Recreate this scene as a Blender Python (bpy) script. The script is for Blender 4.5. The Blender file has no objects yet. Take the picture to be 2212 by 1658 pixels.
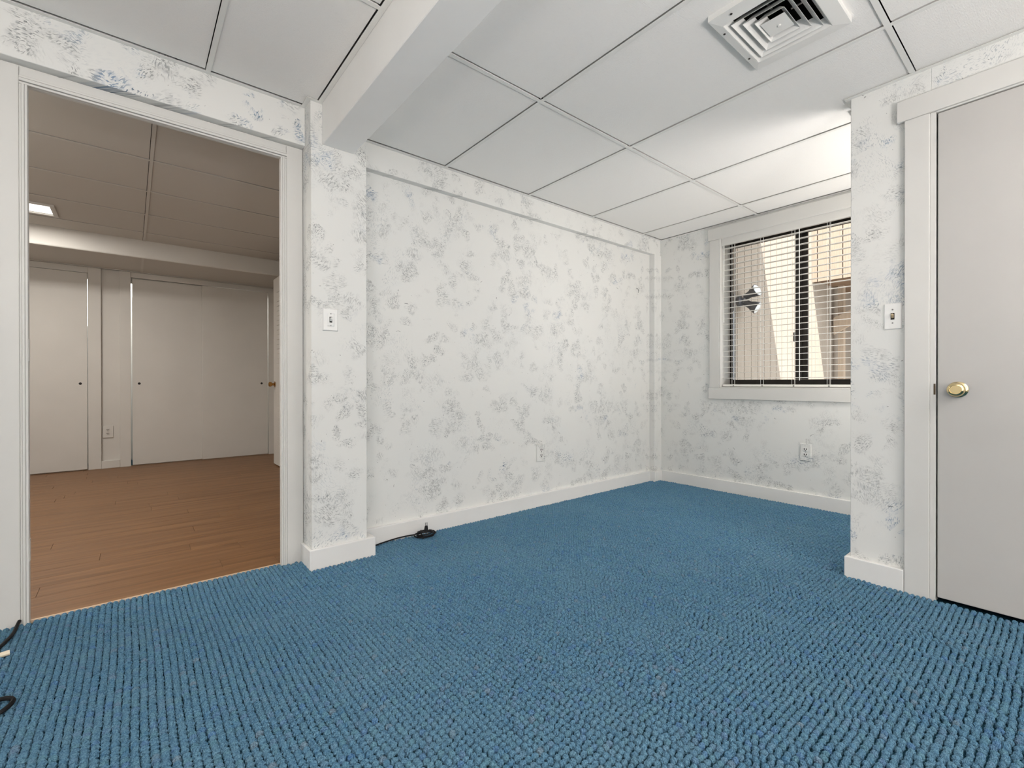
import bpy, bmesh, math, random
import numpy as np
from mathutils import Vector, Matrix

random.seed(7)
SC = bpy.context.scene
COL = SC.collection
PI = math.pi

# ------------------------------------------------------------------ camera
H = 0.92
F_PX, W_PX = 1001.5, 2212
YAW, PITCH, ROLL = math.radians(50.635), math.radians(-0.157), math.radians(0.0556)


def make_camera():
    cy, sy, cp, sp = math.cos(YAW), math.sin(YAW), math.cos(PITCH), math.sin(PITCH)
    f = Vector((cy * cp, sy * cp, sp))
    r = Vector((sy, -cy, 0))
    d = f.cross(r)
    cr, sr = math.cos(ROLL), math.sin(ROLL)
    r2, d2 = cr * r + sr * d, -sr * r + cr * d
    m = Matrix(((r2.x, -d2.x, -f.x, 0), (r2.y, -d2.y, -f.y, 0), (r2.z, -d2.z, -f.z, H), (0, 0, 0, 1)))
    cam = bpy.data.cameras.new('camera')
    cam.sensor_width = 36
    cam.lens = 36 * F_PX / W_PX
    cam.clip_start = 0.02
    o = bpy.data.objects.new('camera', cam)
    o.matrix_world = m
    COL.objects.link(o)
    SC.camera = o


make_camera()

# ------------------------------------------------------------------ light and exposure
SC.view_settings.view_transform = 'Standard'
SC.view_settings.look = 'None'
SC.view_settings.exposure = 0.09
SC.view_settings.gamma = 1.0
SC.view_settings.use_curve_mapping = False
SC.cycles.max_bounces = 12
SC.cycles.diffuse_bounces = 9
SC.cycles.caustics_reflective = False
SC.cycles.caustics_refractive = False
SC.cycles.sample_clamp_indirect = 4.0

world = bpy.data.worlds.new('sky')
SC.world = world
world.use_nodes = True
bg = world.node_tree.nodes['Background']
bg.inputs[0].default_value = (0.86, 0.93, 1.0, 1)
bg.inputs[1].default_value = 3.8

SUN_DIR = Vector((0.358, 0.62, -1.0))


def lamp(name, kind, energy, color=(1, 1, 1), loc=(0, 0, 0), **kw):
    l = bpy.data.lights.new(name, kind)
    l.energy = energy
    l.color = color
    for k, v in kw.items():
        setattr(l, k, v)
    o = bpy.data.objects.new(name, l)
    o.location = loc
    COL.objects.link(o)
    return o


sun = lamp('sun', 'SUN', 12.5, (1.0, 0.96, 0.90), (0, 0, 8), angle=0.009)
sun.rotation_euler = SUN_DIR.to_track_quat('-Z', 'Y').to_euler()

LAMP_RGB = (1.0, .935, .90)
TROFFER_W = 22.0      # added unseen troffers of the blue carpeted room (watts of the tubes behind the lens)
ALCOVE_W = 6.0
HALL_W = 22.0
FILL_UPLIGHT_W = (116.0, 36.0, 31.0)  # watts of the added fill uplighters, all out of view
CLOSET_W = 5.0


# ------------------------------------------------------------------ materials
def mat(name, color=(.8, .8, .8), rough=0.6, metal=0.0, spec=0.3, emit=None):
    m = bpy.data.materials.new(name)
    m.use_nodes = True
    b = m.node_tree.nodes['Principled BSDF']
    b.inputs['Base Color'].default_value = (*color, 1)
    b.inputs['Roughness'].default_value = rough
    b.inputs['Metallic'].default_value = metal
    b.inputs['Specular IOR Level'].default_value = spec
    if emit:
        b.inputs['Emission Color'].default_value = (*emit[0], 1)
        b.inputs['Emission Strength'].default_value = emit[1]
    return m


class NT:
    """short node-tree writer"""

    def __init__(s, m):
        s.t = m.node_tree
        s.b = s.t.nodes['Principled BSDF']

    def n(s, typ, **kw):
        x = s.t.nodes.new(typ)
        for k, v in kw.items():
            setattr(x, k, v)
        return x

    def l(s, a, b):
        s.t.links.new(a, b)

    def put(s, sock, v):
        if hasattr(v, 'is_output'):
            s.l(v, sock)
        elif v is not None:
            sock.default_value = v

    def math(s, op, a, b=None, c=None, clamp=False):
        x = s.n('ShaderNodeMath', operation=op, use_clamp=clamp)
        s.put(x.inputs[0], a)
        s.put(x.inputs[1], b)
        s.put(x.inputs[2], c)
        return x.outputs[0]

    def ramp(s, v, lo, hi, a=0.0, b=1.0):
        x = s.n('ShaderNodeMapRange', interpolation_type='SMOOTHSTEP')
        s.put(x.inputs[0], v)
        for i, q in zip((1, 2, 3, 4), (lo, hi, a, b)):
            x.inputs[i].default_value = q
        return x.outputs[0]

    def mix(s, f, a, b):
        x = s.n('ShaderNodeMix', data_type='RGBA')
        s.put(x.inputs[0], f)
        s.put(x.inputs[6], a if hasattr(a, 'is_output') else (*a, 1))
        s.put(x.inputs[7], b if hasattr(b, 'is_output') else (*b, 1))
        return x.outputs[2]

    def noise(s, vec, scale, detail=2.0, dim='3D', rough=0.5):
        x = s.n('ShaderNodeTexNoise', noise_dimensions=dim)
        if vec is not None:
            s.l(vec, x.inputs['Vector'])
        x.inputs['Scale'].default_value = scale
        x.inputs['Detail'].default_value = detail
        x.inputs['Roughness'].default_value = rough
        return x

    def mapping(s, vec, scale=(1, 1, 1), rot=(0, 0, 0), loc=(0, 0, 0)):
        x = s.n('ShaderNodeMapping')
        s.l(vec, x.inputs[0])
        x.inputs['Scale'].default_value = scale
        x.inputs['Rotation'].default_value = rot
        x.inputs['Location'].default_value = loc
        return x.outputs[0]

    def bump(s, h, strength=0.3, dist=0.002):
        x = s.n('ShaderNodeBump')
        x.inputs['Strength'].default_value = strength
        x.inputs['Distance'].default_value = dist
        s.l(h, x.inputs['Height'])
        s.l(x.outputs[0], s.b.inputs['Normal'])


def pos(nt):
    return nt.n('ShaderNodeNewGeometry').outputs['Position']


def sponge_paint(name, amt=1.0, blue_amt=.5, dens=.5, seed=0.0, fine=1.0):
    """off-white wall paper sponged with dabs of short parallel bristle strokes, grey to steel blue"""
    m = mat(name, (.8, .8, .78), 0.75, spec=0.15)
    t = NT(m)
    sep = t.n('ShaderNodeSeparateXYZ')
    t.l(pos(t), sep.inputs[0])
    u = t.math('ADD', sep.outputs[0], sep.outputs[1])
    cmb = t.n('ShaderNodeCombineXYZ')
    t.l(u, cmb.inputs[0])
    t.l(sep.outputs[2], cmb.inputs[1])
    P = t.mapping(cmb.outputs[0], loc=(seed, seed * .61, 0))

    def warp(vec, scale, amount):
        nw = t.noise(vec, scale, 2.0, '2D')
        off = t.n('ShaderNodeVectorMath', operation='MULTIPLY_ADD')
        t.l(nw.outputs['Color'], off.inputs[0])
        off.inputs[1].default_value = (amount, amount, 0)
        t.l(vec, off.inputs[2])
        return off.outputs[0]

    Q = warp(P, 9.0, .12)
    W = warp(P, 22.0, .018)

    def dabs(scale, across, along, lo, hi, sd, keep):
        """strokes that share one direction inside each dab"""
        v = t.n('ShaderNodeTexVoronoi', voronoi_dimensions='2D', feature='F1')
        t.l(t.mapping(Q, loc=(sd, sd * .37, 0)), v.inputs['Vector'])
        v.inputs['Scale'].default_value = scale
        sc = t.n('ShaderNodeSeparateColor')
        t.l(v.outputs['Color'], sc.inputs[0])
        rot = t.n('ShaderNodeVectorRotate', rotation_type='Z_AXIS')
        t.l(W, rot.inputs['Vector'])
        t.l(t.math('MULTIPLY', sc.outputs[0], 6.28), rot.inputs['Angle'])
        st = t.noise(t.mapping(rot.outputs[0], scale=(across * fine, along * fine, 1), loc=(sd, 0, 0)), 1.0, 1.0, '2D', 0.5)
        k = t.ramp(st.outputs['Fac'], lo, hi)
        fall = t.ramp(v.outputs['Distance'], 0.60, 0.22)
        on = t.ramp(sc.outputs[1], 1 - keep, 1 - keep + .35)
        soft = t.math('MULTIPLY', fall, on)
        return t.math('MULTIPLY', k, soft), soft, sc

    cl = t.ramp(t.noise(P, 2.6, 3.0, '2D', 0.6).outputs['Fac'], .62 - .3 * dens, .80 - .3 * dens)
    cl2 = t.ramp(t.noise(t.mapping(P, loc=(9, 4, 0)), 4.5, 3.0, '2D', 0.6).outputs['Fac'], .62 - .3 * dens, .80 - .3 * dens)
    s1, f1, c1 = dabs(8.5, 185.0, 48.0, .55, .63, 0.0, .75)
    s2, f2, c2 = dabs(12.0, 270.0, 75.0, .555, .635, 3.7, .75)
    s3, f3, c3 = dabs(6.0, 190.0, 60.0, .58, .66, 8.3, .55)
    m1 = t.math('MULTIPLY', s1, cl)
    m2 = t.math('MULTIPLY', s2, cl2)
    cloud = t.math('MULTIPLY', t.math('MAXIMUM', t.math('MULTIPLY', f1, cl), t.math('MULTIPLY', f2, cl2)),
                   t.ramp(t.noise(P, 34.0, 3.0, '2D', .65).outputs['Fac'], .40, .66))
    bluef = t.ramp(t.noise(t.mapping(P, loc=(2, 7, 0)), 3.6, 3.0, '2D').outputs['Fac'], .70 - .28 * blue_amt, .84 - .28 * blue_amt)
    base = t.mix(t.ramp(t.noise(P, 1.3, 2.0, '2D').outputs['Fac'], .35, .65), (.735, .735, .715), (.715, .72, .705))
    tone = t.mix(bluef, (.36, .37, .37), (.20, .27, .37))
    tone2 = t.mix(bluef, (.30, .31, .31), (.12, .21, .31))
    c = t.mix(t.math('MULTIPLY', cloud, .34 * amt), base, t.mix(bluef, (.45, .46, .46), (.36, .42, .52)))
    c = t.mix(t.math('MULTIPLY', m1, .62 * amt, clamp=True), c, tone)
    c = t.mix(t.math('MULTIPLY', m2, .70 * amt, clamp=True), c, tone2)
    c = t.mix(t.math('MULTIPLY', t.math('MULTIPLY', s3, cl), t.math('MULTIPLY', t.math('ADD', bluef, .25), .8 * amt), clamp=True), c, (.08, .13, .19))
    vs = t.n('ShaderNodeTexVoronoi', voronoi_dimensions='2D')
    t.l(Q, vs.inputs['Vector'])
    vs.inputs['Scale'].default_value = 24.0
    sc = t.n('ShaderNodeSeparateColor')
    t.l(vs.outputs['Color'], sc.inputs[0])
    sp = t.math('MULTIPLY', t.ramp(vs.outputs['Distance'], .065, .035), t.math('GREATER_THAN', sc.outputs[1], .92))
    c = t.mix(t.math('MULTIPLY', sp, .75), c, (.10, .105, .11))
    t.l(c, t.b.inputs['Base Color'])
    t.bump(t.math('ADD', m1, m2), .2, .001)
    return m


def white_paint(name, col, rough=.45, spec=.3):
    m = mat(name, col, rough, spec=spec)
    t = NT(m)
    p = pos(t)
    c = t.mix(t.ramp(t.noise(p, 3.0, 4.0).outputs['Fac'], .3, .7), col, tuple(k * .965 for k in col))
    t.l(c, t.b.inputs['Base Color'])
    t.bump(t.noise(p, 160.0, 2.0).outputs['Fac'], .06, .001)
    return m


def tile_mat(name, col, fiss=1.0):
    m = mat(name, col, .85, spec=.1)
    t = NT(m)
    p = pos(t)
    a = t.noise(t.mapping(p, scale=(60, 300, 60)), 1.0, 3.0, rough=.6).outputs['Fac']
    b = t.noise(p, 380.0, 2.0).outputs['Fac']
    h = t.math('ADD', t.math('MULTIPLY', a, 1.0), t.math('MULTIPLY', b, .5))
    info = t.n('ShaderNodeObjectInfo').outputs['Random']
    dark = t.ramp(a, .38, .25)
    c = t.mix(t.math('MULTIPLY', dark, .25 * fiss), col, tuple(k * .72 for k in col))
    c = t.mix(t.math('MULTIPLY', info, .5), c, tuple(k * .95 for k in col))
    t.l(c, t.b.inputs['Base Color'])
    t.bump(h, .5 * fiss, .0025)
    return m


def wood_mat():
    m = mat('wood_plank', (.3, .16, .08), .42, spec=.35)
    t = NT(m)
    p = pos(t)
    info = t.n('ShaderNodeObjectInfo').outputs['Random']
    sh = t.n('ShaderNodeCombineXYZ')
    t.l(t.math('MULTIPLY', info, 37.0), sh.inputs[0])
    t.l(t.math('MULTIPLY', info, 11.0), sh.inputs[1])
    add = t.n('ShaderNodeVectorMath', operation='ADD')
    t.l(p, add.inputs[0])
    t.l(sh.outputs[0], add.inputs[1])
    g = t.noise(t.mapping(add.outputs[0], scale=(1.3, 26, 1)), 1.0, 5.0, rough=.62).outputs['Fac']
    fine = t.noise(t.mapping(add.outputs[0], scale=(6, 190, 1)), 1.0, 2.0).outputs['Fac']
    c = t.mix(t.ramp(g, .33, .66), (.135, .062, .022), (.235, .120, .050))
    c = t.mix(t.math('MULTIPLY', t.ramp(fine, .35, .7), .35), c, (.165, .078, .030))
    c = t.mix(t.math('MULTIPLY', info, .30), c, (.185, .09, .036))
    t.l(c, t.b.inputs['Base Color'])
    t.bump(fine, .08, .001)
    return m


def carpet_mat():
    m = mat('blue_loop_yarn', (.08, .2, .3), .95, spec=.05)
    t = NT(m)
    info = t.n('ShaderNodeObjectInfo').outputs['Random']
    p = pos(t)
    big = t.noise(p, 2.2, 3.0).outputs['Fac']
    mid = t.noise(p, 28.0, 3.0).outputs['Fac']
    fib = t.noise(t.mapping(p, scale=(230, 520, 300)), 1.0, 4.0, rough=.7).outputs['Fac']
    cr = t.n('ShaderNodeValToRGB')
    t.l(info, cr.inputs[0])
    e = cr.color_ramp.elements
    e[0].position, e[0].color = 0.0, (.050, .115, .20, 1)
    e[1].position, e[1].color = 1.0, (.105, .195, .265, 1)
    for q, col in ((.22, (.068, .158, .25)), (.45, (.085, .17, .24)), (.62, (.062, .145, .245)), (.80, (.085, .185, .22)), (.93, (.115, .17, .265)), (.975, (.03, .10, .30)), (.993, (.20, .19, .20))):
        k = e.new(q)
        k.color = (*col, 1)
    yarn = t.mix(.38, cr.outputs[0], (.058, .135, .205))
    c = t.mix(t.ramp(fib, .35, .8), yarn, (.19, .31, .38))
    c = t.mix(t.math('MULTIPLY', t.ramp(fib, .50, .28), .85), c, (.015, .05, .08))
    c = t.mix(t.math('MULTIPLY', t.ramp(mid, .55, .75), .5), c, (.055, .155, .27))
    c = t.mix(t.math('MULTIPLY', t.ramp(big, .42, .7), .25), c, (.15, .24, .29))
    g = t.n('ShaderNodeVectorMath', operation='MULTIPLY')
    t.l(c, g.inputs[0])
    g.inputs[1].default_value = (1.30, 1.44, 1.52)
    t.l(g.outputs[0], t.b.inputs['Base Color'])
    t.bump(fib, 1.0, .006)
    return m


def siding_mat(name, col):
    m = mat(name, col, .8, spec=.1)
    t = NT(m)
    p = pos(t)
    g = t.noise(t.mapping(p, scale=(90, 90, 3)), 1.0, 4.0, rough=.6).outputs['Fac']
    c = t.mix(t.ramp(g, .3, .7), col, tuple(k * .82 for k in col))
    t.l(c, t.b.inputs['Base Color'])
    t.bump(g, .3, .003)
    return m


def glass_mat():
    m = bpy.data.materials.new('window_glass')
    m.use_nodes = True
    t = m.node_tree
    t.nodes.clear()
    out = t.nodes.new('ShaderNodeOutputMaterial')
    mx = t.nodes.new('ShaderNodeMixShader')
    fr = t.nodes.new('ShaderNodeFresnel')
    fr.inputs[0].default_value = 1.35
    tr = t.nodes.new('ShaderNodeBsdfTransparent')
    tr.inputs[0].default_value = (.97, .975, .97, 1)
    gl = t.nodes.new('ShaderNodeBsdfGlossy')
    gl.inputs['Roughness'].default_value = .02
    t.links.new(fr.outputs[0], mx.inputs[0])
    t.links.new(tr.outputs[0], mx.inputs[1])
    t.links.new(gl.outputs[0], mx.inputs[2])
    t.links.new(mx.outputs[0], out.inputs[0])
    return m


M = dict(
    paper=sponge_paint('sponge_painted_wall', 1.22, .35, .66, 0.0),
    paper_band=sponge_paint('sponge_painted_band', 1.6, .85, .66, 4.2, .8),
    paper_pillar=sponge_paint('sponge_painted_pillar', 1.4, .40, .70, 7.7),
    paper_right=sponge_paint('sponge_painted_wall_end', 1.1, .70, .70, 2.9, 1.15),
    trim=white_paint('white_trim_paint', (.635, .63, .61)),
    skirting=white_paint('bright_white_baseboard_paint', (.78, .775, .76), .4),
    beam=white_paint('bright_white_beam_paint', (.86, .855, .84), .5),
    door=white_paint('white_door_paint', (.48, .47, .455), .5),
    plain=white_paint('plain_white_paint', (.85, .85, .83), .6),
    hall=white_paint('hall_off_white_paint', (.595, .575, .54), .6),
    tile=tile_mat('ceiling_tile_board', (.86, .85, .83)),
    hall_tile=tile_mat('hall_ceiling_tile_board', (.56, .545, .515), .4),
    tee=mat('ceiling_grid_white', (.76, .76, .735), .4),
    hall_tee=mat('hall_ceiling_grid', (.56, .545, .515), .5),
    void=mat('plenum_black', (.012, .012, .011), .9),
    wood=wood_mat(),
    carpet=carpet_mat(),
    backing=mat('carpet_backing', (.012, .04, .06), .95, spec=.02),
    metal_white=mat('white_enamel', (.74, .74, .72), .35),
    plastic=mat('white_plastic', (.80, .80, .79), .3),
    ivory=mat('ivory_plastic', (.42, .34, .22), .4),
    black=mat('black_rubber', (.006, .006, .007), .5, spec=.2),
    dark=mat('dark_slot', (.015, .013, .012), .7),
    brass=mat('polished_brass', (.74, .60, .34), .12, metal=1.0),
    brass_dark=mat('aged_brass', (.42, .22, .07), .25, metal=1.0),
    steel=mat('screw_steel', (.25, .25, .25), .35, metal=1.0),
    bronze=mat('dark_bronze_frame', (.028, .024, .021), .4),
    blind=mat('white_blind_slat', (.80, .79, .76), .35),
    cordw=mat('white_blind_cord', (.82, .82, .80), .6),
    glass=glass_mat(),
    siding=siding_mat('tan_plywood_siding', (.36, .31, .26)),
    siding2=siding_mat('peach_plywood_siding', (.47, .38, .30)),
    timber=siding_mat('brown_timber', (.27, .18, .12)),
    post=siding_mat('pale_post_timber', (.50, .40, .31)),
    groove=mat('siding_groove', (.10, .065, .045), .9),
    ground=siding_mat('concrete_paving', (.45, .42, .38)),
    fixture=mat('grey_cast_metal', (.12, .12, .13), .4, metal=.6),
    lens=mat('flood_lamp_lens', (.70, .74, .76), .15),
    tube=mat('lit_troffer_lens', (.9, .9, .88), .5, emit=((1.0, .97, .92), 1.6)),
    edge=white_paint('raw_plank_edge', (.62, .47, .34), .7),
)


# ------------------------------------------------------------------ mesh building
class MB:
    def __init__(s):
        s.v, s.f, s.mi = [], [], []
        s.mats = []

    def _m(s, m):
        if m not in s.mats:
            s.mats.append(m)
        return s.mats.index(m)

    def add(s, vs, fs, m=None):
        o = len(s.v)
        s.v += [tuple(v) for v in vs]
        s.f += [tuple(i + o for i in f) for f in fs]
        s.mi += [s._m(m) if m else 0] * len(fs)
        return s

    def box(s, x0, x1, y0, y1, z0, z1, m=None):
        x0, x1 = sorted((x0, x1)); y0, y1 = sorted((y0, y1)); z0, z1 = sorted((z0, z1))
        vs = [(x0, y0, z0), (x1, y0, z0), (x1, y1, z0), (x0, y1, z0), (x0, y0, z1), (x1, y0, z1), (x1, y1, z1), (x0, y1, z1)]
        fs = [(0, 3, 2, 1), (4, 5, 6, 7), (0, 1, 5, 4), (1, 2, 6, 5), (2, 3, 7, 6), (3, 0, 4, 7)]
        return s.add(vs, fs, m)

    def hexa(s, lo, hi, m=None):
        """lo, hi: four points each (same winding)"""
        return s.add(list(lo) + list(hi), [(0, 3, 2, 1), (4, 5, 6, 7), (0, 1, 5, 4), (1, 2, 6, 5), (2, 3, 7, 6), (3, 0, 4, 7)], m)

    def tube(s, pts, r, n=8, m=None, closed=False):
        pts = [Vector(p) for p in pts]
        rings = []
        up = Vector((0, 0, 1))
        for i, p in enumerate(pts):
            a = pts[max(i - 1, 0)]; b = pts[min(i + 1, len(pts) - 1)]
            t = (b - a).normalized()
            u = t.cross(up)
            if u.length < 1e-3:
                u = t.cross(Vector((1, 0, 0)))
            u.normalize()
            w = u.cross(t)
            rr = r[i] if isinstance(r, (list, tuple)) else r
            rings.append([p + rr * (math.cos(2 * PI * k / n) * u + math.sin(2 * PI * k / n) * w) for k in range(n)])
        vs = [q for g in rings for q in g]
        fs = []
        for i in range(len(pts) - 1):
            for k in range(n):
                fs.append((i * n + k, i * n + (k + 1) % n, (i + 1) * n + (k + 1) % n, (i + 1) * n + k))
        fs.append(tuple(range(n - 1, -1, -1)))
        fs.append(tuple((len(pts) - 1) * n + k for k in range(n)))
        return s.add(vs, fs, m)

    def lathe(s, prof, c, axis, n=24, m=None):
        """prof: (distance along axis, radius) pairs"""
        ax = Vector(axis).normalized()
        u = ax.cross(Vector((0, 0, 1)))
        if u.length < 1e-3:
            u = Vector((1, 0, 0))
        u.normalize()
        w = ax.cross(u)
        c = Vector(c)
        vs, fs = [], []
        for d, r in prof:
            for k in range(n):
                a = 2 * PI * k / n
                vs.append(c + ax * d + r * (math.cos(a) * u + math.sin(a) * w))
        for i in range(len(prof) - 1):
            for k in range(n):
                fs.append((i * n + k, i * n + (k + 1) % n, (i + 1) * n + (k + 1) % n, (i + 1) * n + k))
        fs.append(tuple(range(n - 1, -1, -1)))
        fs.append(tuple((len(prof) - 1) * n + k for k in range(n)))
        return s.add(vs, fs, m)

    def build(s, name, m=None, parent=None, bevel=0, smooth=False, segs=2):
        me = bpy.data.meshes.new(name)
        me.from_pydata(s.v, [], s.f)
        ms = s.mats if s.mats else [m]
        if s.mats and m and m not in ms:
            pass
        for q in ms:
            me.materials.append(q)
        if len(ms) > 1:
            me.polygons.foreach_set('material_index', s.mi)
        bm = bmesh.new()
        bm.from_mesh(me)
        bmesh.ops.recalc_face_normals(bm, faces=bm.faces)
        if bevel:
            bmesh.ops.bevel(bm, geom=[e for e in bm.edges if len(e.link_faces) == 2 and e.calc_face_angle(0) > .6], offset=bevel, segments=segs, affect='EDGES', profile=.5)
        bm.to_mesh(me)
        bm.free()
        if smooth:
            me.shade_smooth()
            try:
                me.set_sharp_from_angle(angle=math.radians(40))
            except Exception:
                pass
        o = bpy.data.objects.new(name, me)
        COL.objects.link(o)
        if parent:
            o.parent = parent
            o.matrix_parent_inverse = Matrix.Translation(-parent.location) if parent.location.length else Matrix()
        return o


def B(x0, x1, y0, y1, z0, z1):
    return MB().box(x0, x1, y0, y1, z0, z1)


def tag(o, label, cat, group=None, kind=None):
    o['label'] = label
    o['category'] = cat
    if group:
        o['group'] = group
    if kind:
        o['kind'] = kind
    return o


def struct(o, label, cat):
    return tag(o, label, cat, kind='structure')


def empty(name, loc=(0, 0, 0)):
    o = bpy.data.objects.new(name, None)
    o.location = loc
    o.empty_display_size = .1
    COL.objects.link(o)
    return o


# ------------------------------------------------------------------ key dimensions (metres; X runs along the left wall, Y towards it)
ZL, ZR = 2.330, 2.262            # the two ceiling levels
YD = 2.562                       # doorway wall, room side
YH = 2.577                       # doorway wall, hall side
YM = 2.560                       # long left wall
YB = 2.515                       # wallpapered band above it
XW = 3.890                       # window wall
XD = 2.645                       # wall with the white door
YE = 0.684                       # free end of that wall
XBACK, YNEAR = -2.2, -2.5
ZBAND = 2.120

# ================================================================== floors
fl = B(XBACK, XW + .05, YNEAR, YD - .012, -.05, -.012).build('floor', M['backing'])
struct(fl, 'floor covered wall to wall in nubby blue loop carpet', 'floor')


DENTS = ((1.889, 1.326), (1.93, 1.36), (1.323, 2.059), (2.359, 1.919), (2.66, 1.66), (2.05, 1.05))


def carpet():
    px, py = .0195, .0190
    pts = []
    nrm = Vector((math.cos(YAW), math.sin(YAW)))
    rng = np.random.default_rng(3)
    x = -1.3
    col = 0
    while x < XW - .03:
        y = -1.6 + (.12 * py if col % 2 else 0) + rng.uniform(-.002, .002)
        while y < YD + .004:
            d = x * nrm.x + y * nrm.y
            lim_r = x * nrm.y - y * nrm.x
            inside = d > .55 and abs(lim_r) < 1.12 * d + .7
            if x > XD - .03 and y < -.8:
                inside = False
            if XD - .02 < x < XD + .13 and y < YE + .02:
                inside = False
            if .675 < x < 1.012 and y > 2.388:
                inside = False
            if x > .99 and y > 2.532:
                inside = False
            if y > 2.545 and not (-.303 < x < .581):
                inside = False
            if inside:
                wob = .0025 * math.sin(7 * y + 3 * x)
                dent = sum(.007 * math.exp(-((x - a) ** 2 + (y - b) ** 2) / .0011) for a, b in DENTS)
                pts.append((x + wob + rng.uniform(-.0011, .0011), y + rng.uniform(-.0016, .0016), -.0075 - dent + rng.uniform(-.0014, .0014)))
            y += py
        x += px
        col += 1
    me = bpy.data.meshes.new('carpet_pile')
    me.from_pydata(pts, [], [])
    o = bpy.data.objects.new('carpet_pile', me)
    COL.objects.link(o)
    o.parent = fl
    o['kind'] = 'stuff'
    ng = bpy.data.node_groups.new('loop_pile', 'GeometryNodeTree')
    ng.interface.new_socket('Geometry', in_out='INPUT', socket_type='NodeSocketGeometry')
    ng.interface.new_socket('Geometry', in_out='OUTPUT', socket_type='NodeSocketGeometry')
    N = ng.nodes.new
    L = ng.links.new
    gi, go = N('NodeGroupInput'), N('NodeGroupOutput')
    ico = N('GeometryNodeMeshIcoSphere')
    ico.inputs['Radius'].default_value = 1.0
    ico.inputs['Subdivisions'].default_value = 4
    sp = N('GeometryNodeSetPosition')
    ps = N('GeometryNodeInputPosition')
    nz = N('ShaderNodeTexNoise')
    nz.inputs['Scale'].default_value = 2.3
    nz.inputs['Detail'].default_value = 3.0
    sub = N('ShaderNodeVectorMath'); sub.operation = 'SUBTRACT'
    sub.inputs[1].default_value = (.5, .5, .5)
    scl = N('ShaderNodeVectorMath'); scl.operation = 'SCALE'
    scl.inputs['Scale'].default_value = .85
    L(ps.outputs[0], nz.inputs['Vector'])
    L(nz.outputs['Color'], sub.inputs[0])
    L(sub.outputs[0], scl.inputs[0])
    L(ico.outputs['Mesh'], sp.inputs['Geometry'])
    L(scl.outputs[0], sp.inputs['Offset'])
    sm = N('GeometryNodeSetMaterial')
    sm.inputs['Material'].default_value = M['carpet']
    L(sp.outputs[0], sm.inputs['Geometry'])
    iop = N('GeometryNodeInstanceOnPoints')
    L(gi.outputs[0], iop.inputs['Points'])
    L(sm.outputs[0], iop.inputs['Instance'])
    rr = N('FunctionNodeRandomValue'); rr.data_type = 'FLOAT_VECTOR'
    rr.inputs[0].default_value = (-.40, -.40, -.45)
    rr.inputs[1].default_value = (.40, .40, .45)
    rs = N('FunctionNodeRandomValue'); rs.data_type = 'FLOAT_VECTOR'
    rs.inputs[0].default_value = (.0089, .0069, .0088)
    rs.inputs[1].default_value = (.0103, .0087, .0122)
    flip = N('FunctionNodeRandomValue'); flip.data_type = 'INT'
    flip.inputs['Seed'].default_value = 5
    for node in (rr, rs):
        pass
    L(rr.outputs[0], iop.inputs['Rotation'])
    L(rs.outputs[0], iop.inputs['Scale'])
    L(iop.outputs[0], go.inputs[0])
    md = o.modifiers.new('pile', 'NODES')
    md.node_group = ng
    me.materials.append(M['carpet'])


carpet()

# hall floor of planks
hf = B(-1.6, 1.5, YD - .011, 7.4, -.06, -.012).build('floor', M['backing'])
struct(hf, 'brown wood plank floor of the room seen through the open doorway', 'floor')
y, row = YD + .016, 0
PW, PL = .128, 1.22
while y < 6.70:
    x = -1.5 - random.random() * PL * .9
    y1 = min(y + PW, 6.72)
    while x < 1.44:
        xa, xb = max(x, -1.5), min(x + PL, 1.44)
        if xb - xa > .03:
            B(xa + .0005, xb - .0005, y + .0005, y1 - .0005, -.012, .0005 + random.uniform(-.0003, .0003)).build('plank', M['wood'], hf, bevel=.0008, segs=1)
        x += PL
    y += PW
    row += 1
B(-.305, .583, YD + .008, YD + .016, -.012, .0022).build('plank_edge', M['edge'], hf)

# ================================================================== walls of the blue carpeted room
# doorway wall: two sides and the piece above the opening
w = MB()
w.box(XBACK, -.318, YD, YH, -.02, 2.40)
w.box(.5955, 1.1, YD, YH, -.02, 2.40)
w.box(-.318, .5955, YD, YH, 2.0705, 2.40)
struct(w.build('wall_left', M['paper']), 'sponge painted wall around the wide doorway', 'wall')
w = B(.965, XW + .1, YM, YM + .09, -.02, 2.40).build('wall_left', M['paper'])
struct(w, 'long white wall sponged with grey and blue strokes, left of the window', 'wall')
# wallpapered band under the ceiling
b = B(.973, XW, YB, YM + .01, ZBAND, 2.40).build('trim_1', M['paper'], bevel=.002, segs=1)
struct(b, 'boxed wallpapered band under the ceiling along the long wall', 'trim')
b = B(XBACK, .690, 2.510, YD + .01, ZBAND + .012, 2.36).build('trim_2', M['paper_band'], bevel=.002, segs=1)
struct(b, 'boxed wallpapered band above the wide doorway', 'trim')
# pillar
p = empty('pillar', (.83, 2.48, 0))
struct(p, 'sponge painted pillar between the doorway and the long wall', 'pillar')
B(.690, .972, 2.410, YD + .01, -.02, ZBAND).build('shaft', M['paper_pillar'], p, bevel=.002, segs=1)
B(.690, .745, 2.418, YD + .01, ZBAND, 2.40).build('upper_shaft', M['paper_pillar'], p)
B(.745, .972, 2.418, YD + .01, ZBAND, 2.40).build('upper_shaft', M['paper_pillar'], p)
# narrow boxed corner
b = B(3.778, XW, 2.505, YM, -.02, ZBAND).build('trim_3', M['paper'], bevel=.002, segs=1)
struct(b, 'narrow boxed corner where long wall meets window wall', 'trim')
# beam
bm_ = B(.7455, .904, YNEAR, 2.4175, ZBAND, 2.40).build('trim_4', M['beam'], bevel=.003, segs=1)
struct(bm_, 'white boxed ceiling beam running out from the pillar', 'beam')

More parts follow.
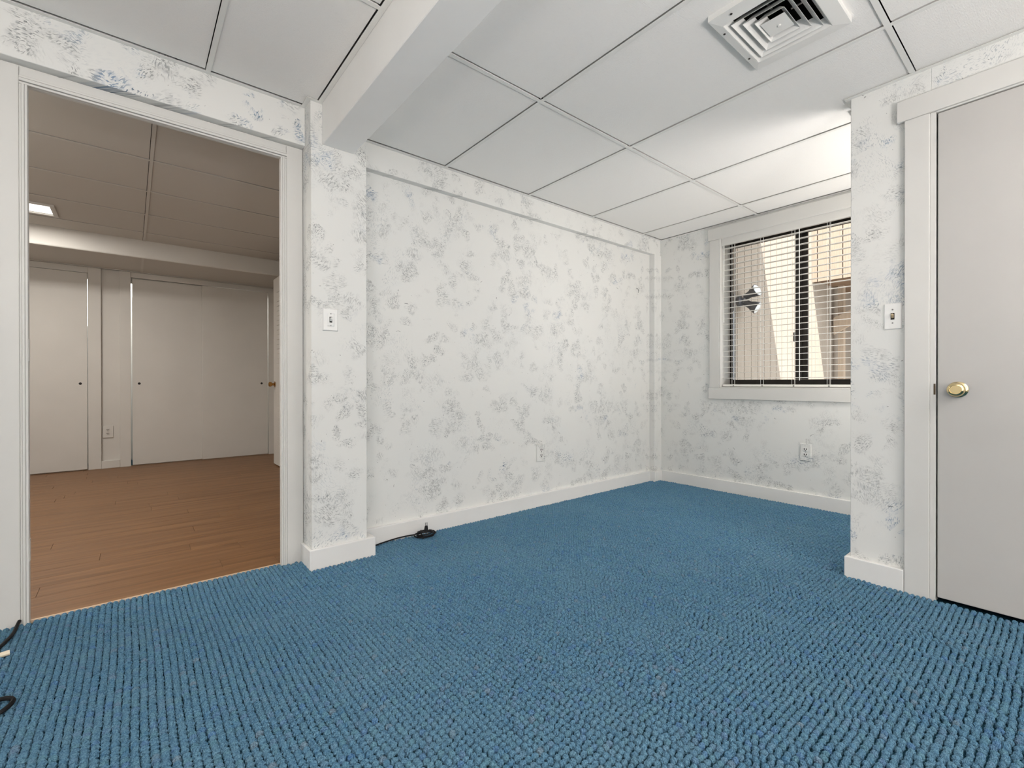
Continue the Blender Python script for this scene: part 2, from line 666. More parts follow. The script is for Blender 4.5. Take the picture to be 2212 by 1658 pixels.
# window wall with opening
WY0, WY1, WZ0, WZ1 = .800, 1.936, .872, 2.155
w = MB()
w.box(XW, 4.10, WY1, 2.75, -.02, 2.40)
w.box(XW, 4.10, -.9, WY0, -.02, 2.40)
w.box(XW, 4.10, WY0, WY1, -.02, WZ0)
w.box(XW, 4.10, WY0, WY1, WZ1, 2.40)
struct(w.build('wall_far', M['paper']), 'sponge painted wall holding the window', 'wall')
# wall with the white door (opening for the slab)
DY1, DY0, DZ1 = .398, -.450, 2.068
w = MB()
w.box(XD, XD + .11, DY1, YE, -.02, 2.40)
w.box(XD, XD + .11, YNEAR, DY0, -.02, 2.40)
w.box(XD, XD + .11, DY0, DY1, DZ1, 2.40)
struct(w.build('wall_right', M['paper_right'], bevel=.002, segs=1), 'sponge painted wall end beside the white door', 'wall')
struct(B(XD + .11, XW, -.9, -.8, -.02, 2.40).build('wall_right', M['paper']), 'end wall of the alcove beyond the white door', 'wall')
struct(B(XBACK - .1, XBACK, YNEAR, 2.65, -.02, 2.42).build('wall_back', M['plain']), 'white wall behind the camera', 'wall')
struct(B(XBACK, XD + .11, YNEAR - .1, YNEAR, -.02, 2.42).build('wall_near', M['plain']), 'white side wall behind the camera', 'wall')
struct(B(XD + .11, XD + .16, -.9, DY1, -.02, 2.2).build('wall_closet', M['plain']), 'closet back behind the white door', 'wall')

# ================================================================== baseboards
BH = .093


def board(name, boxes, label, bevel=.003):
    o = empty(name, (boxes[0][0], boxes[0][2], 0))
    struct(o, label, 'baseboard')
    for q in boxes:
        B(*q).build('board', M['skirting'], o, bevel=bevel)


board('baseboard_left', [(1.0125, 3.7565, 2.535, YM, -.02, BH)], 'white baseboard along the long sponge painted wall')
board('baseboard_pillar', [(.674, 1.012, 2.390, 2.4095, -.02, BH), (.674, .6895, 2.4100, 2.548, -.02, BH), (.9725, 1.012, 2.4100, 2.534, -.02, BH)], 'white baseboard wrapped around the foot of the pillar')
board('baseboard_corner', [(3.757, 3.777, 2.487, YM, -.02, BH - .002), (3.7775, XW - .0005, 2.487, 2.5045, -.02, BH - .002)], 'small white baseboard returns in the far corner')
board('baseboard_far', [(3.870, XW, -.79, 2.486, -.02, BH)], 'white baseboard under the window')
board('baseboard_right', [(2.624, XD - .0005, .4835, .7035, -.02, BH), (XD, XD + .12, YE + .0005, .7035, -.02, BH)], 'white baseboard on the wall end beside the white door')


# ================================================================== ceilings
def grid_ceiling(o, xs, ys, z, tile_m, tee_m, holes=(), tw=.019, gap=.006, thick=.014, slit=.0028, wall_in=.0262):
    """lay-in tiles between T bars: xs, ys are bar centre lines, the outermost are the walls"""
    for i in range(len(xs) - 1):
        for j in range(len(ys) - 1):
            # a dark slit shows on the near side of every bar and wall angle
            a = (xs[i] + .001, xs[i + 1] - (wall_in if i == len(xs) - 2 else tw / 2 + slit),
                 ys[j] + .001, ys[j + 1] - (wall_in if j == len(ys) - 2 else tw / 2 + slit))
            hole = None
            for h in holes:
                if a[0] < h[0] < a[1] and a[2] < h[2] < a[3]:
                    hole = h
            mb = MB()
            z0, z1 = z + gap, z + gap + thick
            if hole is None:
                mb.box(*a, z0, z1)
            else:
                h = hole
                mb.box(a[0], h[0], a[2], a[3], z0, z1)
                mb.box(h[1], a[1], a[2], a[3], z0, z1)
                mb.box(h[0], h[1], a[2], h[2], z0, z1)
                mb.box(h[0], h[1], h[3], a[3], z0, z1)
            mb.build('ceiling_tile', tile_m, o)
    for x in xs[1:-1]:
        mb = B(x - tw / 2, x + tw / 2, ys[0], ys[-1], z, z + .0015)
        mb.box(x - .0012, x + .0012, ys[0], ys[-1], z + .0015, z + gap)
        mb.build('tee_bar', tee_m, o)
    for y in ys[1:-1]:
        for i in range(len(xs) - 1):
            a, b2 = xs[i] + (tw / 2 if i else 0), xs[i + 1] - (tw / 2 if i < len(xs) - 2 else 0)
            mb = B(a, b2, y - tw / 2, y + tw / 2, z, z + .0015)
            mb.box(a, b2, y - .0012, y + .0012, z + .0015, z + gap)
            mb.build('cross_tee', tee_m, o)


def angle_strip(o, x0, x1, y0, y1, z, tee_m):
    B(x0, x1, y0, y1, z, z + .0015).build('wall_angle', tee_m, o)


# right, lower ceiling (X > beam)
VENT = (1.703, 2.012, .577, .839)
cr = empty('ceiling', (2.3, 1.0, ZR))
struct(cr, 'lower suspended tile ceiling with white grid in front of the window', 'ceiling')
XS = [.9045, 1.517, 2.207, 2.895, 3.585, XW - .0005]
YS = [-2.49, -1.893, -.719, .455, 1.629, YB - .0005]
grid_ceiling(cr, XS, YS, ZR, M['tile'], M['tee'], holes=(VENT,))
angle_strip(cr, .9045, XW, YB - .022, YB - .0003, ZR - .0003, M['tee'])
angle_strip(cr, XW - .022, XW - .0003, -.8, YB - .022, ZR - .0003, M['tee'])
angle_strip(cr, XD - .022, XD - .0003, YNEAR, YE + .02, ZR - .0003, M['tee'])
angle_strip(cr, XD, XD + .11, YE + .0003, YE + .022, ZR - .0003, M['tee'])
# left, higher ceiling
clg = empty('ceiling', (-.4, 1.0, ZL))
struct(clg, 'higher suspended tile ceiling left of the white beam', 'ceiling')
XL = [XBACK + .0005, -1.800, -1.110, -.420, .270, .7445]
YL = [-2.49, -1.858, -.684, .490, 1.662, 2.5095]
grid_ceiling(clg, XL, YL, ZL - .006, M['tile'], M['tee'])
angle_strip(clg, XBACK, .7445, 2.488, 2.5097, ZL - .0063, M['tee'])
angle_strip(clg, .7225, .7447, YNEAR, 2.4175, ZL - .0063, M['tee'])
angle_strip(clg, .6685, .7225, 2.396, 2.4177, ZL - .0063, M['tee'])
angle_strip(clg, .6685, .6897, 2.4177, 2.488, ZL - .0063, M['tee'])
B(XBACK - .1, XW + .2, YNEAR - .1, YM + .085, 2.401, 2.43).build('plenum_lid', M['void'], clg)  # black lid added over the plenum to stop light leaking into the slits
# hall ceiling
ch = empty('ceiling', (.1, 4.2, ZL))
struct(ch, 'beige tile ceiling of the room beyond the doorway', 'ceiling')
XH = [-1.55, -.60, .10, .80, 1.4495]
YHs = [YH + .0005, 3.10, 3.71, 4.32, 4.93, 5.53, 5.8495]
HLIGHT = (-1.12, -.50, 5.16, 5.43)
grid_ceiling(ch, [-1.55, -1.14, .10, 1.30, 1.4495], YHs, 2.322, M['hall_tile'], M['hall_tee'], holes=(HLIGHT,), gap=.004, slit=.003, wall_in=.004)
B(-1.55, 1.45, YH, 6.75, 2.46, 2.47).build('plenum_lid', M['void'], ch)

# ================================================================== hall walls
HF = 6.65
sof = empty('trim_5', (0, 6.2, 2.155))
struct(sof, 'boxed beige soffit above the closet doors in the far room', 'soffit')
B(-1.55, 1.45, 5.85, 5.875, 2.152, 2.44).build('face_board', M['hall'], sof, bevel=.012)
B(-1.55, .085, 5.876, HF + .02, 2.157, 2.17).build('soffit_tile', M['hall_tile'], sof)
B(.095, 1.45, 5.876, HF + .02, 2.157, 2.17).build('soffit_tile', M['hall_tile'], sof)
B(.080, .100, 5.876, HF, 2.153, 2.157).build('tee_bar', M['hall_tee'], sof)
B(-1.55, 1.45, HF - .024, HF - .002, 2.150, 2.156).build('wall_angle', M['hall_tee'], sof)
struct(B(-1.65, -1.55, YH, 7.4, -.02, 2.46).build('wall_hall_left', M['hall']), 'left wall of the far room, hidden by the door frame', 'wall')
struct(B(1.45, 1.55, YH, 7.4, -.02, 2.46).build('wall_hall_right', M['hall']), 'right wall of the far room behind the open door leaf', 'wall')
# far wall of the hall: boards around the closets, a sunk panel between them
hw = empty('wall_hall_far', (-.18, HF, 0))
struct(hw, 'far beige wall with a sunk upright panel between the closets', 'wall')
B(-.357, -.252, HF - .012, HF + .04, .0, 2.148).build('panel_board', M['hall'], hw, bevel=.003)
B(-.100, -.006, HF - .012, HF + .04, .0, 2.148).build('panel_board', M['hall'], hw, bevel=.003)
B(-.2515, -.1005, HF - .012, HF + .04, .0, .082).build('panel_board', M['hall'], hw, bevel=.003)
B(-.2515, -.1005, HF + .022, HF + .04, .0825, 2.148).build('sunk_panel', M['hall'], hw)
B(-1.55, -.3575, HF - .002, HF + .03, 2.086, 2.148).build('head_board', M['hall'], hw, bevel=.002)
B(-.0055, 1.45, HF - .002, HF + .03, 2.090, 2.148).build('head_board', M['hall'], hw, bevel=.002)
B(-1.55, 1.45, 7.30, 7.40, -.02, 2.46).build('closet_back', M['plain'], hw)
B(-1.55, 1.45, HF + .040, HF + .055, 2.03, 2.46).build('light_stop_board', M['hall'], hw)  # unseen board added to stop closet light leaking over the doors
B(-.36, -.02, HF + .041, 7.30, -.02, 2.03).build('light_stop_partition', M['hall'], hw)  # unseen block added to keep the closet light from the left door


def closet_door(name, x0, x1, yoff, hx, label):
    o = empty(name, ((x0 + x1) / 2, HF + yoff, 0))
    struct(o, label, 'door')
    B(x0, x1, HF + yoff, HF + yoff + .030, .010, 2.080).build('slab', M['hall'], o, bevel=.003)
    MB().lathe([(0, .013), (.0012, .013), (.0012, .009)], (hx, HF + yoff + .0004, .915), (0, -1, 0), 16).build('finger_pull', M['dark'], o)
    return o


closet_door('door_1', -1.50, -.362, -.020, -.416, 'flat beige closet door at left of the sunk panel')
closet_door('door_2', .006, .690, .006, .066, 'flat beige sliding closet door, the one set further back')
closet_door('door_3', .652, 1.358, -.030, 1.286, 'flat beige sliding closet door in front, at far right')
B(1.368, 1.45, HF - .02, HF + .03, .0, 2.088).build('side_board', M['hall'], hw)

# open door leaf in the hall
dl = empty('door_4', (1.26, 5.77, 0))
struct(dl, 'open door leaf with brass knob, just inside the doorway at right', 'door')
lf = MB()
lf.box(1.243, 1.277, 5.005, 5.770, .012, 2.085)
lf.build('leaf', M['hall'], dl, bevel=.002)
for k in range(34):
    zz = .20 + k * .052
    B(1.238, 1.2428, 5.09, 5.60, zz, zz + .034).build('louver', M['hall'], dl)
kn = MB().lathe([(0, .031), (.006, .031), (.008, .014), (.030, .013), (.034, .022), (.045, .027), (.058, .026), (.066, .016)], (1.2425, 5.705, .905), (-1, 0, 0), 20).build('knob', M['brass_dark'], dl, smooth=True)

# ================================================================== the wide doorway casing
dw = empty('door_5', (.14, YD, 0))
struct(dw, 'white casing of the wide open doorway to the wood floored room', 'doorway')
CF, BF = 2.549, 2.540
tr = M['trim']
B(-.405, -.3285, CF, YD - .0005, -.015, 2.1255).build('side_casing', tr, dw, bevel=.003)
B(.6105, .6885, CF, YD - .0005, -.015, 2.1255).build('side_casing', tr, dw, bevel=.003)
B(-.328, .610, CF, YD - .0005, 2.0895, 2.1255).build('head_casing', tr, dw, bevel=.003)


def bead(name, z0, z1, xi, sx):
    """stepped inner moulding of an upright; xi inner edge, sx = direction of the outer edge"""
    mb = MB()
    for a, c, y0 in ((0, .008, BF + .003), (.008, .016, BF), (.016, .0225 if sx < 0 else .027, BF + .005)):
        mb.box(xi + sx * a, xi + sx * c, y0, YD - .0005, z0, z1)
    mb.build(name, tr, dw, bevel=.0015, segs=1)


bead('bead_moulding', -.015, 2.0573, -.3055, -1)
bead('bead_moulding', -.015, 2.0573, .583, 1)
mb = MB()
for a, c, y0 in ((0, .006, BF + .004), (.006, .008, BF + .010), (.008, .016, BF), (.016, .018, BF + .008), (.018, .0235, BF + .004)):
    mb.box(-.328, .610, y0, YD - .0005, 2.0575 + a * 1.33, 2.0575 + c * 1.33)
mb.build('bead_moulding', tr, dw, bevel=.001, segs=1)
B(-.3175, -.3055, YD, YH, -.012, 2.0575).build('jamb', tr, dw, bevel=.001, segs=1)
B(.583, .595, YD, YH, -.012, 2.0575).build('jamb', tr, dw, bevel=.001, segs=1)
B(-.305, .5825, YD, YH, 2.0575, 2.070).build('head_jamb', tr, dw, bevel=.001, segs=1)
for zz in (1.005, .235):
    B(-.3054, -.3040, YD - .012, YH - .002, zz, zz + .085).build('hinge_leaf', M['metal_white'], dw)

# ================================================================== white slab door on the right
d = empty('door_6', (2.64, 0, 0))
struct(d, 'white flat slab door with brass knob at the right', 'door')
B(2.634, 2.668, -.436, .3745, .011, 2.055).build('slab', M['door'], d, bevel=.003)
B(2.624, XD - .0005, .3985, .4825, -.015, 2.0645).build('side_casing', tr, d, bevel=.003)
B(2.624, XD - .0005, -.536, -.4505, -.015, 2.0645).build('side_casing', tr, d, bevel=.003)
B(2.621, XD - .0005, -.562, .509, 2.065, 2.156).build('head_casing', tr, d, bevel=.003)
B(2.6315, XD + .11, .3795, .3983, -.012, 2.0645).build('jamb', tr, d, bevel=.001, segs=1)
B(2.6315, XD + .11, -.4503, -.4395, -.012, 2.0645).build('jamb', tr, d, bevel=.001, segs=1)
B(2.6315, XD + .11, -.439, .379, 2.0590, 2.0678).build('head_jamb', tr, d, bevel=.001, segs=1)
B(2.6308, 2.6314, .3800, .3865, .868, .914).build('strike_plate', mat('tarnished_strike', (.10, .075, .05), .5, metal=.6), d)
MB().lathe([(0, .0325), (.004, .0325), (.008, .028), (.010, .014), (.026, .0125), (.030, .020), (.038, .0265), (.048, .0285), (.056, .0265), (.060, .021), (.0605, .0185), (.0585, .0175)],
           (2.634, .312, .890), (-1, 0, 0), 32).build('knob', M['brass'], d, smooth=True)

# ================================================================== window
wn = empty('window_1', (3.95, 1.37, 0))
struct(wn, 'white cased window with a dark bronze sliding sash', 'window')
B(3.870, XW - .0003, WY1 + .0005, 2.022, .8715, 2.140).build('side_casing', tr, wn, bevel=.003)
B(3.870, XW - .0003, .714, WY0 - .0005, .8715, 2.140).build('side_casing', tr, wn, bevel=.003)
B(3.866, XW - .0003, .700, 2.033, 2.1405, 2.242).build('head_casing', tr, wn, bevel=.003)
B(3.866, XW - .0003, .700, 2.030, .780, .8710).build('apron_casing', tr, wn, bevel=.003)
B(3.871, 4.044, WY1 - .010, WY1, WZ0, WZ1).build('reveal_board', tr, wn)
B(3.871, 4.044, WY0, WY0 + .010, WZ0, WZ1).build('reveal_board', tr, wn)
B(3.871, 4.044, WY0, WY1, WZ0 - .0005, WZ0 + .010).build('sill', tr, wn, bevel=.002)
B(3.871, 4.044, WY0 + .0105, WY1 - .0105, WZ1 - .010, WZ1).build('reveal_board', tr, wn)
br = M['bronze']
FY0, FY1, FZ0, FZ1 = WY0 + .010, WY1 - .010, WZ0 + .010, WZ1 - .010
B(4.045, 4.099, FY1 - .026, FY1, FZ0, FZ1).build('frame_stile', br, wn, bevel=.002)
B(4.045, 4.099, FY0, FY0 + .026, FZ0, FZ1).build('frame_stile', br, wn, bevel=.002)
B(4.045, 4.099, FY0 + .0265, FY1 - .0265, FZ0, FZ0 + .062).build('frame_rail', br, wn, bevel=.002)
B(4.045, 4.099, FY0 + .0265, FY1 - .0265, FZ1 - .052, FZ1).build('frame_rail', br, wn, bevel=.002)
B(4.048, 4.066, 1.368, 1.411, FZ0 + .0625, FZ1 - .0525).build('meeting_stile', br, wn, bevel=.002)
B(4.067, 4.090, 1.330, 1.385, FZ0 + .0625, FZ1 - .0525).build('meeting_stile', br, wn, bevel=.002)
B(4.040, 4.0475, 1.402, 1.423, 1.245, 1.315).build('sash_latch', br, wn, bevel=.001, segs=1)
B(4.056, 4.059, 1.4115, FY1 - .0265, FZ0 + .062, FZ1 - .052).build('pane', M['glass'], wn)
B(4.079, 4.082, FY0 + .0265, 1.3295, FZ0 + .062, FZ1 - .052).build('pane', M['glass'], wn)

# ================================================================== blind
bl = empty('venetian_blind', (3.93, 1.37, 2.15))
tag(bl, 'white open slat blind hanging inside the window', 'blind')
BY0, BY1 = WY0 + .018, WY1 - .016
hr = MB()
hr.box(3.899, 3.955, BY0, BY1, 2.092, 2.143)
hr.build('headrail', M['blind'], bl, bevel=.004)
B(3.885, 3.8975, WY0 + .012, WY1 - .012, 2.080, 2.1445).build('valance', M['trim'], bl, bevel=.003)
SLW = .0235
for k in range(25):
    zc = 2.060 - k * .0459
    mb = MB()
    n = 4
    top, bot = [], []
    for i in range(n + 1):
        a = -1 + 2 * i / n
        xx = 3.927 + a * SLW
        zz = zc - .0018 * a * a + a * .0012
        top.append((xx, zz + .0013)); bot.append((xx, zz - .0013))
    ring = top + bot[::-1]
    N_ = len(ring)
    vs = [(x, BY0, z) for x, z in ring] + [(x, BY1, z) for x, z in ring]
    fs = [(i, (i + 1) % N_, N_ + (i + 1) % N_, N_ + i) for i in range(N_)] + [tuple(range(N_ - 1, -1, -1)), tuple(range(N_, 2 * N_))]
    mb.add(vs, fs).build('slat', M['blind'], bl)
B(3.903, 3.951, BY0, BY1, .8855, .9040).build('bottom_rail', M['blind'], bl, bevel=.003)
for y in (1.829, 1.600, 1.372, 1.140, .905):
    for xx, dy in ((3.901, .011), (3.9525, .011), (3.901, -.011)):
        MB().tube([(xx, y + dy, 2.093), (xx, y + dy, .904)], .0011, 5).build('ladder_cord', M['cordw'], bl)
    MB().lathe([(0, .006), (.002, .005)], (3.9025, y, .8935), (-1, 0, 0), 10).build('cord_button', M['steel'], bl)
MB().tube([(3.894, 1.905, 2.085), (3.893, 1.906, 1.75), (3.893, 1.906, 1.43)], [.0035, .0035, .004], 6).build('tilt_wand', M['cordw'], bl)
MB().tube([(3.894, 1.330, 2.085), (3.894, 1.329, 1.5), (3.8945, 1.328, .935)], .0028, 6).build('lift_cord', M['cordw'], bl)


# ================================================================== switches and outlets
def plate_axes(normal):
    """returns function (u, v, w) -> world offset; u along wall, v up, w out of the wall"""
    n = Vector(normal)
    u = Vector((0, 0, 1)).cross(n)
    return lambda a, b, c: u * a + Vector((0, 0, 1)) * b + n * c


def pbox(mb, f, c, u0, u1, v0, v1, w0, w1, taper=0):
    c = Vector(c)
    lo = [c + f(u0, v0, w0), c + f(u1, v0, w0), c + f(u1, v1, w0), c + f(u0, v1, w0)]
    hi = [c + f(u0 + taper, v0 + taper, w1), c + f(u1 - taper, v0 + taper, w1), c + f(u1 - taper, v1 - taper, w1), c + f(u0 + taper, v1 - taper, w1)]
    return mb.hexa(lo, hi)


def switch(c, normal, label, grp, toggle_m, hw=.035, hh=.0585, raised=False):
    o = empty('light_switch', c)
    tag(o, label, 'switch', grp)
    f = plate_axes(normal)
    pbox(MB(), f, c, -hw, hw, -hh, hh, .0003, .008 if raised else .006, .004).build('plate', M['plastic'], o, bevel=.001, segs=2)
    w0 = .0081 if raised else .0061
    if raised:
        pbox(MB(), f, c, -.021, .021, -.036, .036, w0 - .001, w0 + .0035, .007).build('raised_bezel', M['plastic'], o, bevel=.002)
        w0 += .0035
    pbox(MB(), f, c, -.0068, .0068, -.0145, .0145, w0, w0 + .0006).build('toggle_slot', M['dark'], o)
    tg = MB()
    cc = Vector(c)
    lo = [cc + f(-.0046, -.008, w0 + .0006), cc + f(.0046, -.008, w0 + .0006), cc + f(.0046, .009, w0 + .0006), cc + f(-.0046, .009, w0 + .0006)]
    hi = [cc + f(-.0036, .004, w0 + .012), cc + f(.0036, .004, w0 + .012), cc + f(.0036, .011, w0 + .011), cc + f(-.0036, .011, w0 + .011)]
    tg.hexa(lo, hi).build('toggle', toggle_m, o, bevel=.0006, segs=1)
    for s in (-1, 1):
        p0 = cc + f(0, s * .030, w0 - .0002)
        MB().lathe([(0, .0034), (.0012, .0032)], p0, normal, 12).build('screw', M['steel'], o)


def outlet(c, normal, label, grp, plate_m, hw=.036, hh=.060):
    o = empty('wall_outlet', c)
    tag(o, label, 'outlet', grp)
    f = plate_axes(normal)
    cc = Vector(c)
    pbox(MB(), f, c, -hw, hw, -hh, hh, .0003, .0105, .002).build('plate', plate_m, o, bevel=.001, segs=2)
    for s in (1, -1):
        r = pbox(MB(), f, cc + f(0, s * .0200, 0), -.0165, .0165, -.0140, .0140, .0106, .0130, .001).build('receptacle', plate_m, o, bevel=.001)
        for du, hgt in ((-.0068, .0062), (.0068, .0052)):
            pbox(MB(), f, cc + f(du, s * .0200 + .004, 0), -.0026, .0026, -hgt, hgt, .0131, .0134).build('slot', M['dark'], r)
        MB().lathe([(0, .0038), (.0003, .0038)], cc + f(0, s * .0200 - .0080, .0131), normal, 10).build('ground_hole', M['dark'], r)
    MB().lathe([(0, .0030), (.0010, .0028)], cc + f(0, 0, .0106), normal, 10).build('screw', M['steel'], o)


switch((.781, 2.410, 1.240), (0, -1, 0), 'white light switch with raised bezel on the pillar', 'light switches', M['plastic'], .0385, .057, True)
switch((XD, .5255, 1.216), (-1, 0, 0), 'white light switch with tan toggle beside the white door', 'light switches', M['ivory'], .0325, .0590)
outlet((2.374, YM, .394), (0, -1, 0), 'outlet low on the long sponge painted wall', 'wall outlets', M['paper'], .043, .064)
outlet((XW, 1.283, .400), (-1, 0, 0), 'outlet below the window', 'wall outlets', M['paper'], .037, .064)
outlet((-.200, HF + .022, .392), (0, -1, 0), 'outlet in the sunk panel of the far room', 'wall outlets', M['hall'], .045, .064)

# small hook on the long wall
hk = MB().tube([(3.572, YM - .001, 1.779), (3.576, YM - .014, 1.776), (3.584, YM - .018, 1.760), (3.584, YM - .012, 1.742)], .0022, 6).build('wall_hook', M['black'], smooth=True)
tag(hk, 'tiny black hook high on the long wall near the corner', 'hook')

# ================================================================== air diffuser
vt = empty('air_diffuser', (1.86, .71, ZR))
tag(vt, 'square white ceiling air vent with nested louvers', 'vent')
vc = ((VENT[0] + VENT[1]) / 2, (VENT[2] + VENT[3]) / 2)


def ring_sheet(mb, cx, cy, ax, ay, za, bx, by, zb, t=.0012):
    """four sloped sheets from rectangle a (half sizes ax, ay at za) to rectangle b"""
    A = [(cx - ax, cy - ay), (cx + ax, cy - ay), (cx + ax, cy + ay), (cx - ax, cy + ay)]
    Bq = [(cx - bx, cy - by), (cx + bx, cy - by), (cx + bx, cy + by), (cx - bx, cy + by)]
    A2 = [(cx - ax + t, cy - ay + t), (cx + ax - t, cy - ay + t), (cx + ax - t, cy + ay - t), (cx - ax + t, cy + ay - t)]
    B2 = [(cx - bx + t, cy - by + t), (cx + bx - t, cy - by + t), (cx + bx - t, cy + by - t), (cx - bx + t, cy + by - t)]
    vs = [(x, y, za) for x, y in A] + [(x, y, zb) for x, y in Bq] + [(x, y, za) for x, y in A2] + [(x, y, zb) for x, y in B2]
    fs = []
    for i in range(4):
        j = (i + 1) % 4
        fs += [(i, j, 4 + j, 4 + i), (8 + j, 8 + i, 12 + i, 12 + j), (j, i, 8 + i, 8 + j), (4 + i, 4 + j, 12 + j, 12 + i)]
    return mb.add(vs, fs)


ox0, ox1, oy0, oy1 = 1.647, 2.060, .530, .866
z0, z1 = 2.243, ZR + .006
fm = MB()
OUT = [(ox0, oy0), (ox1, oy0), (ox1, oy1), (ox0, oy1)]
INN = [(VENT[0], VENT[2]), (VENT[1], VENT[2]), (VENT[1], VENT[3]), (VENT[0], VENT[3])]
for k in range(4):
    q = (k + 1) % 4
    lo4 = [(*OUT[k], z0 + .004), (*OUT[q], z0 + .004), (*INN[q], z0), (*INN[k], z0)]
    hi4 = [(*OUT[k], z1), (*OUT[q], z1), (*INN[q], z1), (*INN[k], z1)]
    fm.hexa(lo4, hi4)
fm.build('frame', M['metal_white'], vt)
mb = MB()
hx, hy = (VENT[1] - VENT[0]) / 2, (VENT[3] - VENT[2]) / 2
ring_sheet(mb, *vc, hx - .0005, hy - .0005, z0 + .001, hx - .020, hy - .020, z0 + .030)
mb.build('collar', M['metal_white'], vt)
for q, dz in ((.021, 0.0), (.050, .0), (.080, .0)):
    mb = MB()
    ring_sheet(mb, *vc, hx - q, hy - q, z0 + .002 + dz, hx - q - .026, hy - q - .026, z0 + .034 + dz)
    mb.build('louver', M['metal_white'], vt)
mb = MB()
cxh, cyh = .046, .041
mb.hexa([(vc[0] - cxh, vc[1] - cyh, z0 + .004), (vc[0] + cxh, vc[1] - cyh, z0 + .004), (vc[0] + cxh, vc[1] + cyh, z0 + .004), (vc[0] - cxh, vc[1] + cyh, z0 + .004)],
        [(vc[0] - .018, vc[1] - .016, z0 + .016), (vc[0] + .018, vc[1] - .016, z0 + .016), (vc[0] + .018, vc[1] + .016, z0 + .016), (vc[0] - .018, vc[1] + .016, z0 + .016)])
cp = mb.build('centre_plate', M['metal_white'], vt)
MB().lathe([(0, .006), (.003, .006), (.004, .004)], (vc[0] + .006, vc[1] - .004, z0 + .0040), (0, 0, -1), 16).build('damper_knob', M['metal_white'], cp)
for sx, sy in ((1, 0), (-1, 0), (0, 1), (0, -1)):
    B(vc[0] + sx * .047 - .004, vc[0] + sx * (hx - .03) + .004, vc[1] + sy * .042 - .004, vc[1] + sy * (hy - .03) + .004, z0 + .034, z0 + .038).build('bracket', M['steel'], vt)
for q in ((1.668, .62), (1.668, .79), (1.955, .852), (1.745, .852)):
    MB().lathe([(0, .0045), (.0016, .004)], (*q, z0 - .0002), (0, 0, -1), 12).build('screw', M['dark'], vt)
bx = MB()
for a in ((VENT[0] - .004, VENT[0] - .001, VENT[2], VENT[3]), (VENT[1] + .001, VENT[1] + .004, VENT[2], VENT[3]), (VENT[0], VENT[1], VENT[2] - .004, VENT[2] - .001), (VENT[0], VENT[1], VENT[3] + .001, VENT[3] + .004)):
    bx.box(*a, ZR + .008, ZR + .15)
bx.box(VENT[0], VENT[1], VENT[2], VENT[3], ZR + .145, ZR + .15)
bx.build('duct_box', M['void'], vt)


# ================================================================== lights
def troffer(name, x0, x1, y0, y1, z, label, watt, color=LAMP_RGB, grp='ceiling lights', drop=.020, lens_m=None, area=None):
    o = empty(name, ((x0 + x1) / 2, (y0 + y1) / 2, z))
    tag(o, label, 'ceiling light', grp)
    fm = MB()
    w_ = .022
    for a in ((x0, x1, y0, y0 + w_), (x0, x1, y1 - w_, y1), (x0, x0 + w_, y0 + w_, y1 - w_), (x1 - w_, x1, y0 + w_, y1 - w_)):
        fm.box(*a, z - drop, z)
    fm.build('frame', M['metal_white'], o, bevel=.002)
    B(x0 + w_ + .0005, x1 - w_ - .0005, y0 + w_ + .0005, y1 - w_ - .0005, z - drop + .003, z - drop + .008).build('lens', lens_m or M['tube'], o)
    a = lamp('tubes', 'AREA', watt, color, ((x0 + x1) / 2, (y0 + y1) / 2, z - drop - .001), shape='RECTANGLE', size=x1 - x0 - 2 * w_, size_y=y1 - y0 - 2 * w_)
    a.parent = o
    a.matrix_parent_inverse = Matrix.Translation(-o.location)
    return o


troffer('ceiling_light', -1.08, -.45, -.63, .43, ZL - .006, 'added unseen fill troffer in the higher ceiling behind the camera', TROFFER_W)  # out-of-view troffer added to light the room
troffer('ceiling_light', 1.56, 2.17, -1.85, -.76, ZR, 'added unseen fill troffer in the lower ceiling behind the camera', TROFFER_W * .8)  # another out-of-view troffer added as room light
troffer('ceiling_light', XD + .117, 3.27, -.60, .716, ZR - .001, 'lit fixture corner showing past the wall end by the white door', ALCOVE_W, drop=.018)
# hall light: recessed
hl = empty('ceiling_light', (-.81, 5.3, 2.33))
tag(hl, 'lit ceiling panel in the far room, cut off by the door frame', 'ceiling light', 'ceiling lights')
fm = MB()
for a in ((-1.14, -.470, 5.130, HLIGHT[2]), (-1.14, -.470, HLIGHT[3], 5.46), (-1.14, HLIGHT[0], HLIGHT[2], HLIGHT[3]), (HLIGHT[1], -.470, HLIGHT[2], HLIGHT[3])):
    fm.box(*a, 2.314, 2.3255)
fm.build('frame', M['hall_tee'], hl, bevel=.002)
B(HLIGHT[0], HLIGHT[1], HLIGHT[2], HLIGHT[3], 2.330, 2.336).build('lens', M['tube'], hl)
a = lamp('tubes', 'AREA', HALL_W, (1, .955, .895), (-.81, 5.295, 2.3125), shape='RECTANGLE', size=.6, size_y=.25)
a.parent = hl
a.matrix_parent_inverse = Matrix.Translation(-hl.location)
troffer('ceiling_light', -1.50, -.90, 3.0, 3.6, 2.322, 'added unseen fill panel in the far room, hidden by the wall', HALL_W * 1.3, (1, .955, .895))  # panel added out of view to brighten the far room
a = lamp('closet_bulb', 'POINT', CLOSET_W, (1, .95, .86), (.55, 7.0, 2.0), shadow_soft_size=.04)

